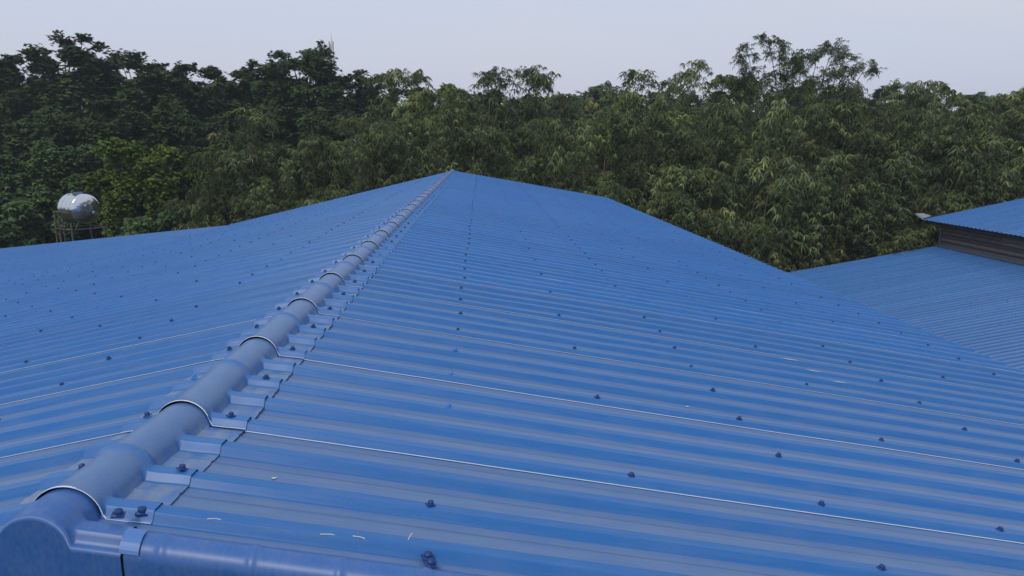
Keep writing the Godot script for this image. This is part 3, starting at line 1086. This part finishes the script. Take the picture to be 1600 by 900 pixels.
func water_tank() -> void:
	var at := Vector3(-14.15, GROUND, -28.0)
	var o := thing("water_tank", "stainless steel water tank lying on a tall steel stand at the roof edge", "water tank", at)
	o.rotation.y = -0.62
	var cy := 3.70 - GROUND
	# body: lathe along local x with domed ends and pressed ribs
	var st := new_st()
	var R := 0.56
	var L := 0.45
	var prof := []
	for i in 9:
		var a := i / 8.0 * PI / 2
		prof.append(Vector2(-L - 0.17 * cos(a), R * (0.02 + 0.98 * pow(sin(a), 0.7))))
	for i in range(1, 40):
		var x := -L + 2 * L * i / 40.0
		var rb := 0.0
		for c: float in [-0.42, -0.14, 0.14, 0.42]: rb += 0.012 * exp(-pow((x - c) / 0.03, 2.0))
		prof.append(Vector2(x, R + rb))
	for i in range(8, -1, -1):
		var a := i / 8.0 * PI / 2
		prof.append(Vector2(L + 0.17 * cos(a), R * (0.02 + 0.98 * pow(sin(a), 0.7))))
	var seg := 40
	for i in prof.size() - 1:
		var p: Vector2 = prof[i]
		var q: Vector2 = prof[i + 1]
		var pa: Vector2 = prof[max(i - 1, 0)]
		var qa: Vector2 = prof[min(i + 2, prof.size() - 1)]
		var np := Vector2(-(q.y - pa.y), q.x - pa.x).normalized()
		var nq := Vector2(-(qa.y - p.y), qa.x - p.x).normalized()
		for k in seg:
			var a0 := TAU * k / seg
			var a1 := TAU * (k + 1) / seg
			var f := func(v: Vector2, a: float) -> Vector3: return Vector3(v.x, cy + v.y * cos(a), v.y * sin(a))
			var g := func(v: Vector2, a: float) -> Vector3: return Vector3(v.x, v.y * cos(a), v.y * sin(a))
			smooth_quad(st, [f.call(p, a0), f.call(q, a0), f.call(q, a1), f.call(p, a1)], [g.call(np, a0), g.call(nq, a0), g.call(nq, a1), g.call(np, a1)])
	put("tank_body", st.commit(), M.steel, o)
	# manhole lid and vent on top
	st = new_st()
	tube(st, [Vector3(0.12, cy + R - 0.02, 0), Vector3(0.12, cy + R + 0.05, 0)], [0.24, 0.24], 24)
	tube(st, [Vector3(0.12, cy + R + 0.05, 0), Vector3(0.12, cy + R + 0.075, 0)], [0.27, 0.22], 24)
	put("lid", st.commit(), M.steel, o)
	st = new_st()
	tube(st, [Vector3(-0.42, cy + R - 0.02, 0), Vector3(-0.42, cy + R + 0.08, 0)], [0.04, 0.04], 10)
	put("vent_pipe", st.commit(), M.steel, o)
	# two round outlets on the end that faces the roof
	for q: Array in [[0.10, 0.02], [-0.16, -0.24]]:
		st = new_st()
		var c := Vector3(L + 0.165 - 0.05, cy + q[0], q[1])
		tube(st, [c, c + Vector3(0.09, 0, 0)], [0.085, 0.085], 16)
		put("outlet", st.commit(), M.steel, o)
	# stand
	var legs := [Vector3(-0.62, 0, 0.55), Vector3(0.62, 0, 0.55), Vector3(-0.62, 0, -0.55), Vector3(0.62, 0, -0.55)]
	for l: Vector3 in legs:
		st = new_st()
		tube(st, [Vector3(l.x * 1.18, 0, l.z * 1.25), Vector3(l.x * 0.9, cy - (0.08 if l.x < 0.0 else 0.45), l.z * 1.15)], [0.024, 0.035], 8)
		put("leg", st.commit(), M.frame, o)
	st = new_st()
	for h: float in [cy - 0.72, cy - 0.08]:
		for s: float in [-0.66, 0.66]:
			tube(st, [Vector3(-0.62, h, s), Vector3(0.52, h, s)], [0.02, 0.02], 6)
			if h < cy - 0.5: tube(st, [Vector3(s * 0.85, h, -0.66), Vector3(s * 0.85, h, 0.66)], [0.022, 0.022], 6)
	for s: float in [-0.5, 0.5]:
		for z: float in [-0.5, 0.5]:
			tube(st, [Vector3(s * 1.1, cy - 0.72, z), Vector3(s * 0.8, cy - 0.5, z * 0.6)], [0.02, 0.02], 6)
			tube(st, [Vector3(s * 1.3, 1.2, z * 1.2), Vector3(-s * 1.2, cy - 0.8, z * 1.15)], [0.018, 0.018], 6)
	put("stand_frame", st.commit(), M.frame, o)
	st = new_st()
	for s: float in [-0.20, 0.08]: tube(st, [Vector3(s, 0.0, 0.66), Vector3(s, cy - 0.08, 0.68)], [0.02, 0.02], 6)
	for k in 12: tube(st, [Vector3(-0.20, 0.35 + 0.32 * k, 0.65), Vector3(0.08, 0.35 + 0.32 * k, 0.65)], [0.014, 0.014], 6)
	put("ladder", st.commit(), M.frame, o)

func mast() -> void:
	var o := thing("antenna_mast", "slender far-off antenna mast rising just above the dark trees left of centre", "mast", Vector3(-43.6, GROUND, -230.0))
	var top := APEX + 0.8366 + 32.9 - GROUND
	var cols := [mat(Color(0.62, 0.30, 0.25), 0.7), mat(Color(0.75, 0.74, 0.72), 0.7)]
	var n := 14
	for i in n:
		var st := new_st()
		var y0 := (top - 3.0) * i / n
		var y1 := (top - 3.0) * (i + 1) / n
		var w0 := lerpf(1.6, 0.38, float(i) / n)
		var w1 := lerpf(1.6, 0.38, float(i + 1) / n)
		for k in 4:
			var a := Vector3(1 if k in [0, 1] else -1, 0, 1 if k in [0, 3] else -1)
			var c := Vector3(1 if (k + 1) % 4 in [0, 1] else -1, 0, 1 if (k + 1) % 4 in [0, 3] else -1)
			tube(st, [a * w0 + Vector3.UP * y0, a * w1 + Vector3.UP * y1], [0.09, 0.09], 5)
			tube(st, [a * w0 + Vector3.UP * y0, c * w1 + Vector3.UP * y1], [0.05, 0.05], 4)
			tube(st, [c * w0 + Vector3.UP * y0, a * w1 + Vector3.UP * y1], [0.05, 0.05], 4)
		put("mast_section", st.commit(), cols[i % 2], o)
	for q: Array in [[0.55, -2.5], [-0.55, -2.5], [0.5, -6.0], [-0.5, -6.0]]:
		var st := new_st()
		box(st, Vector3(q[0], top + q[1] - 1.0, 0.5), Vector3(0.34, 2.2, 0.25))
		put("antenna_panel", st.commit(), M.plain, o)
	var sp := new_st()
	tube(sp, [Vector3(0, top - 3.2, 0), Vector3(0, top, 0)], [0.10, 0.05], 6)
	put("spike", sp.commit(), M.plain, o)

# the open tree that overtops the bamboo: thin stems, each ending in ragged tufts of fine leaves
func feathery() -> void:
	var r := RandomNumberGenerator.new()
	r.seed = 77
	var o := thing("feathery_tree", "tall thin tree with feathery open crown rising highest over the right bamboo", "tree", Vector3(13.9, GROUND, -30.0), "trees behind the roof")
	# tufts: x, height, radius
	var tufts := [[11.7, 9.8, 0.42], [12.25, 10.2, 0.30], [12.75, 9.75, 0.50], [12.2, 9.1, 0.66], [13.25, 9.4, 0.46], [14.0, 9.65, 0.36], [14.7, 9.8, 0.34], [15.35, 10.0, 0.36], [15.95, 9.7, 0.46], [16.3, 9.2, 0.36], [15.7, 9.1, 0.32], [14.4, 8.9, 0.8], [13.6, 8.6, 0.8], [15.2, 8.6, 0.66], [12.6, 8.4, 0.8], [14.2, 8.0, 1.06], [13.1, 7.7, 1.06], [15.3, 7.7, 0.93]]
	var stem := new_st()
	var limb := new_st()
	var xs := []
	var cs := []
	tube(stem, [Vector3(0, -0.1, 0), Vector3(0.05, 3.0, 0.1), Vector3(0.15, 6.2, 0.0), Vector3(0.3, 8.6, -0.1)], [0.14, 0.11, 0.08, 0.05], 8)
	for q: Array in tufts:
		var c := Vector3(q[0] - 13.9, q[1] - GROUND, r.randf_range(-0.7, 0.7))
		var root := Vector3(0.12, r.randf_range(5.2, 7.6), 0.0)
		var pts := []
		var rad := []
		for i in 7:
			var u := i / 6.0
			pts.append(root.lerp(c, u) + Vector3(0, -0.35 * sin(u * PI) + 0.1 * sin(u * 9.0), 0.08 * sin(u * 7.0)))
			rad.append(lerpf(0.035, 0.008, u))
		tube(limb, pts, rad, 5)
		var n := int(18 + 62 * q[2])
		for i in n:
			# ragged strands inside each tuft rather than an even ball
			var a := Vector3(r.randfn(), r.randfn() * 0.75, r.randfn()).normalized()
			var k := floorf(r.randf() * 5.0)
			var hub: Vector3 = c + Vector3(sin(k * 2.1 + q[0] * 3.0), 0.7 * cos(k * 1.7 + q[1] * 5.0), sin(k * 3.3)) * q[2] * 0.75
			var p: Vector3 = hub + a * q[2] * 0.45 * pow(r.randf(), 0.6)
			var b := Basis(Vector3.UP, r.randf() * TAU) * Basis(Vector3(0, 0, 1), r.randf_range(-1.0, 0.4))
			xs.append(Transform3D(b.scaled(Vector3.ONE * r.randf_range(0.42, 0.8)), p))
			var t := r.randf_range(0.45, 1.0)
			cs.append(Color(t * 0.95, t, t * 0.9))
	put("trunk", stem.commit(), M.bark, o)
	put("limbs", limb.commit(), M.bark, o).set_meta("kind", "stuff")
	multi("crown", o, sprays.bamboo[0], M.bamboo, xs, cs)

func plants() -> void:
	# dark broad-leaved trees at the left, far row
	var back := [
		[-28.33, -44, 10.7, 3.3, "dark tree past the left end of the far row, mostly outside the frame"],
		[-25.89, -45, 11.2, 2.9, "dark leafy tree at the left edge of the frame in the far row"],
		[-22.57, -44, 12.36, 3.4, "tall dark tree with loose open top above the water tank"],
		[-19.6, -46, 11.07, 2.9, "dark tree just right of the tall loose-topped tree over the water tank"],
		[-16.71, -43, 11.0, 2.9, "dark round-topped tree above the bright green tree"],
		[-14.2, -45, 10.7, 3.0, "dark tree in the middle of the left skyline, between the two tallest"],
		[-11.6, -46, 11.1, 2.7, "dark tree next to the left of the one before the antenna mast"],
		[-9.3, -44, 11.7, 3.3, "tall dark tree standing in front of the antenna mast"],
		[-6.9, -47, 10.7, 2.9, "dark tree right of the mast where the broad-leaved row meets bamboo"]]
	for i in back.size():
		var q: Array = back[i]
		tree("broadleaf_tree", q[0], q[1], q[2] - 0.55, q[3], i, q[4], {"group": "dark broad-leaved trees at the left", "lobes": 46, "per": 165, "scale": 1.0, "low": 0.30, "tone": 0.95, "tufts": 16})
	var front := [
		[-22.5, -38, 7.9, 2.6, "low dark tree at the far left in front of the skyline row"],
		[-19.5, -39, 8.5, 2.8, "dark tree in shade right behind the water tank"],
		[-15.75, -38, 8.6, 2.8, "dark tree directly behind the bright green tree"],
		[-12.8, -38.5, 8.3, 2.7, "dark tree behind the mid-green bush left of the bamboo plume"],
		[-9.65, -38, 8.5, 2.6, "dark tree behind the lone bamboo plume at left"],
		[-7.2, -39, 8.5, 2.5, "dark tree at the right end of the second row beside the bamboo"]]
	for i in front.size():
		var q: Array = front[i]
		tree("broadleaf_tree", q[0], q[1], q[2], q[3], 20 + i, q[4], {"group": "dark broad-leaved trees at the left", "lobes": 44, "per": 150, "scale": 1.0, "low": 0.2, "tone": 0.9, "split": 0.25})
	# greener trees close behind the roof
	tree("small_tree", -13.94, -32.5, 6.85, 2.15, 41, "bright yellow-green bushy tree right of the water tank", {"mesh": sprays.small, "mat": M.bright, "lobes": 42, "per": 170, "scale": 0.75, "low": 0.08, "split": 0.15})
	tree("small_tree", -17.2, -33.5, 6.8, 2.3, 42, "dull green bushy tree behind and above the water tank", {"mesh": sprays.small, "mat": M.broad, "lobes": 40, "per": 160, "scale": 0.75, "low": 0.08, "split": 0.15, "tone": 1.15})
	tree("small_tree", -20.3, -33, 6.3, 2.1, 43, "dark green bushy tree at the left edge above the roof", {"mesh": sprays.small, "lobes": 36, "per": 100, "scale": 1.0, "low": 0.1, "split": 0.15})
	tree("small_tree", -11.4, -34, 6.6, 1.8, 44, "mid-green small tree between the bright tree and the bamboo plume", {"mesh": sprays.small, "mat": M.bright, "lobes": 32, "per": 100, "scale": 1.0, "low": 0.08, "split": 0.15, "tone": 0.6})
	tree("shrub", -18.4, -30.5, 3.9, 1.8, 45, "low dark shrub left of the tank stand", {"mesh": sprays.small, "lobes": 14, "per": 110, "low": 0.1, "split": 0.12})
	tree("shrub", -12.6, -30.5, 4.0, 1.5, 46, "low dark shrub below the bright green tree", {"mesh": sprays.small, "lobes": 14, "per": 110, "low": 0.1, "split": 0.12, "tone": 0.9})
	# far trees that close the gaps over and behind the bamboo
	var far := [
		[-6.7, -64, 10.4, 3.6, "far tree seen low between the mast tree and the left bamboo plumes"],
		[-2.16, -60, 10.3, 3.6, "far yellowish tree in the dip of bamboo above the roof apex"],
		[2.47, -62, 10.3, 3.5, "far tree behind the bamboo plume right of the roof apex"],
		[6.59, -58, 10.0, 3.1, "far dark tree in the notch between the two middle bamboo plumes"],
		[10.91, -60, 10.2, 3.3, "far tree right of the notch between the middle plumes"],
		[16.32, -62, 10.7, 3.4, "far tree hidden behind bamboo left of the feathery tree"],
		[19.92, -56, 10.6, 3.3, "far tree behind the bamboo left of the feathery tree base"],
		[26.46, -58, 10.4, 3.3, "far tree behind the feathery tree"],
		[33.0, -60, 10.3, 3.3, "far tree right behind the feathery tree, above the bamboo dip"],
		[38.5, -58, 10.0, 3.3, "far tree above the upper blue roof behind the bamboo"],
		[44.0, -60, 10.4, 3.4, "far tree near the right edge of the frame"],
		[49.0, -58, 10.6, 3.4, "far tree past the right edge of the frame"]]
	for i in far.size():
		var q: Array = far[i]
		tree("far_tree", q[0], q[1], q[2], q[3], 60 + i, q[4], {"group": "far trees behind the bamboo", "tufts": 8, "lobes": 26, "per": 90, "scale": 1.6, "low": 0.15, "mat": M.bright if i == 1 else M.broad, "tone": 1.1})
	# the feathery tree that stands over the bamboo at right
	feathery()
	var wr := RandomNumberGenerator.new()
	wr.seed = 321
	var wx := []
	var wc := []
	for i in 13000:
		var x := wr.randf_range(-95.0, 120.0)
		var top := (10.6 if x > -20.0 else 8.5) + 0.6 * sin(x * 0.21) + 0.8 * sin(x * 0.53 + 1.0)
		wx.append(Transform3D((Basis(Vector3.UP, wr.randf() * TAU) * Basis(Vector3(1, 0, 0), wr.randf_range(-0.7, 0.7))).scaled(Vector3.ONE * wr.randf_range(3.0, 5.0)), Vector3(x, lerpf(GROUND, top, pow(wr.randf(), 0.6)), -84.0 + wr.randfn() * 3.0)))
		var q := wr.randf_range(0.7, 1.3)
		wc.append(Color(q, q, q * 0.9))
	multi("woodland", self, sprays.broad[0], M.broad, wx, wc)
	tag(get_node("woodland"), "dense woodland far behind, glimpsed as green through gaps in the nearer trees", "woodland")
	# bamboo: skyline plumes
	var sky := [
		[-8.64, -31, 7.6, "lone bamboo plume in front of the dark trees at left"],
		[-9.99, -30.5, 6.0, "low bamboo left of the lone plume, right of the bright tree"],
		[-6.51, -29.5, 6.5, "bamboo clump right of the lone plume, over the left roof slope"],
		[-5.18, -31, 6.7, "bamboo clump below the tall dark tree before the mast"],
		[-3.25, -33, 9.38, "bamboo with sparse nodding tips, leftmost on the skyline"],
		[-1.97, -31, 8.5, "bamboo just right of the leftmost skyline tips, left of the apex"],
		[1.05, -33, 9.56, "bamboo plume standing on the skyline just right of the roof apex"],
		[3.2, -34, 9.6, "bamboo plume with tips bowing right, second right of the apex"],
		[5.83, -33, 8.9, "bamboo at the right rim of the skyline notch"],
		[7.92, -35, 9.6, "bamboo plume on the skyline at the middle of the right half"],
		[9.9, -34, 10.0, "bamboo plume with bare twigs left of the feathery tree"],
		[10.77, -32, 9.2, "bamboo at the left foot of the feathery tree crown"],
		[16.27, -33, 9.0, "bamboo just right of the feathery tree crown"],
		[19.51, -33, 9.1, "bamboo plume on the skyline left of the upper blue roof"],
		[19.31, -30, 8.5, "bamboo above the corner of the upper blue roof"],
		[23.53, -33, 8.8, "bamboo plume on the skyline over the upper blue roof"],
		[24.26, -31, 8.6, "bamboo at the right frame edge on the skyline"],
		[27.0, -31, 8.9, "bamboo beyond the right frame edge"],
		[-0.6, -36.5, 8.7, "bamboo in the low dip of the skyline straight over the roof apex"],
		[4.6, -37, 8.9, "bamboo filling behind the two plumes right of the apex"],
		[7.0, -36.5, 8.4, "bamboo at the bottom of the skyline notch"],
		[13.5, -36, 9.2, "bamboo behind the trunk of the feathery tree"],
		[18.2, -36.5, 8.8, "bamboo in the skyline dip just right of the feathery tree"],
		[21.8, -37, 9.2, "bamboo behind the plume left of the upper blue roof"],
		[27.0, -36.5, 9.2, "bamboo behind the skyline at the right frame edge"]]
	for i in sky.size(): bamboo(sky[i][0], sky[i][1], sky[i][2] + 0.45, i, sky[i][3], 1050)
	var near := [
		[-3.74, -28.7, 6.9, "bamboo close behind the left rake, left of the apex"],
		[-1.33, -29.2, 7.3, "bamboo right behind the roof apex"],
		[0.65, -28.5, 6.9, "bamboo close behind the right rake beside the apex"],
		[2.87, -28.7, 7.1, "second bamboo from the apex along the right rake"],
		[5.03, -28.2, 7.2, "third bamboo from the apex along the right rake"],
		[7.35, -28.8, 7.5, "bamboo behind the far corner of the right eave"],
		[9.42, -28.2, 7.7, "bamboo right of the far eave corner"],
		[11.34, -27.4, 7.7, "bamboo under the left half of the feathery tree"],
		[13.83, -27.8, 7.7, "bamboo under the feathery tree"],
		[15.63, -27, 7.5, "bamboo right below the feathery tree"],
		[18.26, -27.5, 7.5, "bamboo left of the upper roof corner, middle layer"],
		[20.14, -27, 7.4, "bamboo directly above the upper roof corner, middle layer"],
		[22.29, -27, 7.6, "bamboo at the right edge above the upper roof, middle layer"],
		[7.16, -26.6, 5.6, "low bamboo beside the main roof eave, farthest up the eave"],
		[9.13, -26.2, 5.8, "low bamboo beside the main roof eave, second down the eave"],
		[11.09, -25.9, 6.1, "low bamboo above the notch where the two blue roofs meet"],
		[13.3, -26.2, 6.2, "low bamboo right above the lower roof rake, left part"],
		[15.06, -25.8, 6.3, "low bamboo over the middle of the lower roof rake"],
		[17.4, -26.4, 6.4, "low bamboo left of the raised timber wall"],
		[19.2, -26.3, 6.6, "low bamboo behind the upper roof corner"],
		[21.5, -27.0, 6.9, "low bamboo behind the upper roof at the frame edge"]]
	for i in near.size(): bamboo(near[i][0], near[i][1], near[i][2] + (0.5 if near[i][1] < -26.9 else 0.0), 40 + i, near[i][3], 1250 if near[i][1] < -26.9 else 900)

func debris() -> void:
	# scraps of straw and dry leaf lying on the sheets
	var list := [
		["straw", 0.743, 1.64, 0.035, 1.35, "pale straw lying across a rib near the bottom of the frame"],
		["straw", 0.553, 1.60, 0.035, 0.1, "pale straw on the barge flashing edge left of the upright straw"],
		["straw", 0.625, 1.605, 0.03, -0.2, "short pale straw scrap next to the longer flat one"],
		["straw", 0.290, 1.60, 0.03, 0.1, "thin white straw just below the end of the ridge cap flange"],
		["dry_leaf", 0.352, 1.876, 0.018, 0.6, "small white fleck below the ridge cap, nearest the camera"],
		["dry_leaf", 0.961, 3.19, 0.028, 0.9, "small pale leaf scrap in a pan at mid distance"],
		["dry_leaf", 1.843, 3.07, 0.022, 0.2, "tiny white scrap right of the mid distance leaf"]]
	for q: Array in list:
		var v: float = fposmod(q[2] - T0, PITCH)
		var y: float = APEX - q[1] * M_RIGHT + rib(v, 0) + 0.006
		if q[2] < 1.62: y = APEX - q[1] * M_RIGHT + maxf(rib(v, 0), 0.006) + 0.004
		var st := new_st()
		var d := Vector3(cos(q[4]), -M_RIGHT * cos(q[4]), -sin(q[4]))
		if q[0] == "straw":
			var pts := []
			var rad := []
			for i in 6:
				var u := i / 5.0 - 0.5
				pts.append(d * u * q[3] + Vector3(0, 0.002 * (1.0 - 4.0 * u * u), 0.0012 * sin(i * 1.1)))
				rad.append(0.0011)
			tube(st, pts, rad, 5)
		else:
			leaf(st, -d * q[3] * 0.5, d, Vector3.UP, q[3], q[3] * 0.55, Color.WHITE, 0.02)
			leaf(st, -d * q[3] * 0.5 + Vector3(0, -0.001, 0), d, Vector3.UP, q[3], q[3] * 0.5, Color.WHITE, 0.02)
		var o := put(q[0], st.commit(), M.straw)
		o.position = Vector3(q[1], y, -q[2])
		tag(o, q[5], q[0].replace("_", " "), "scraps lying on the roof")
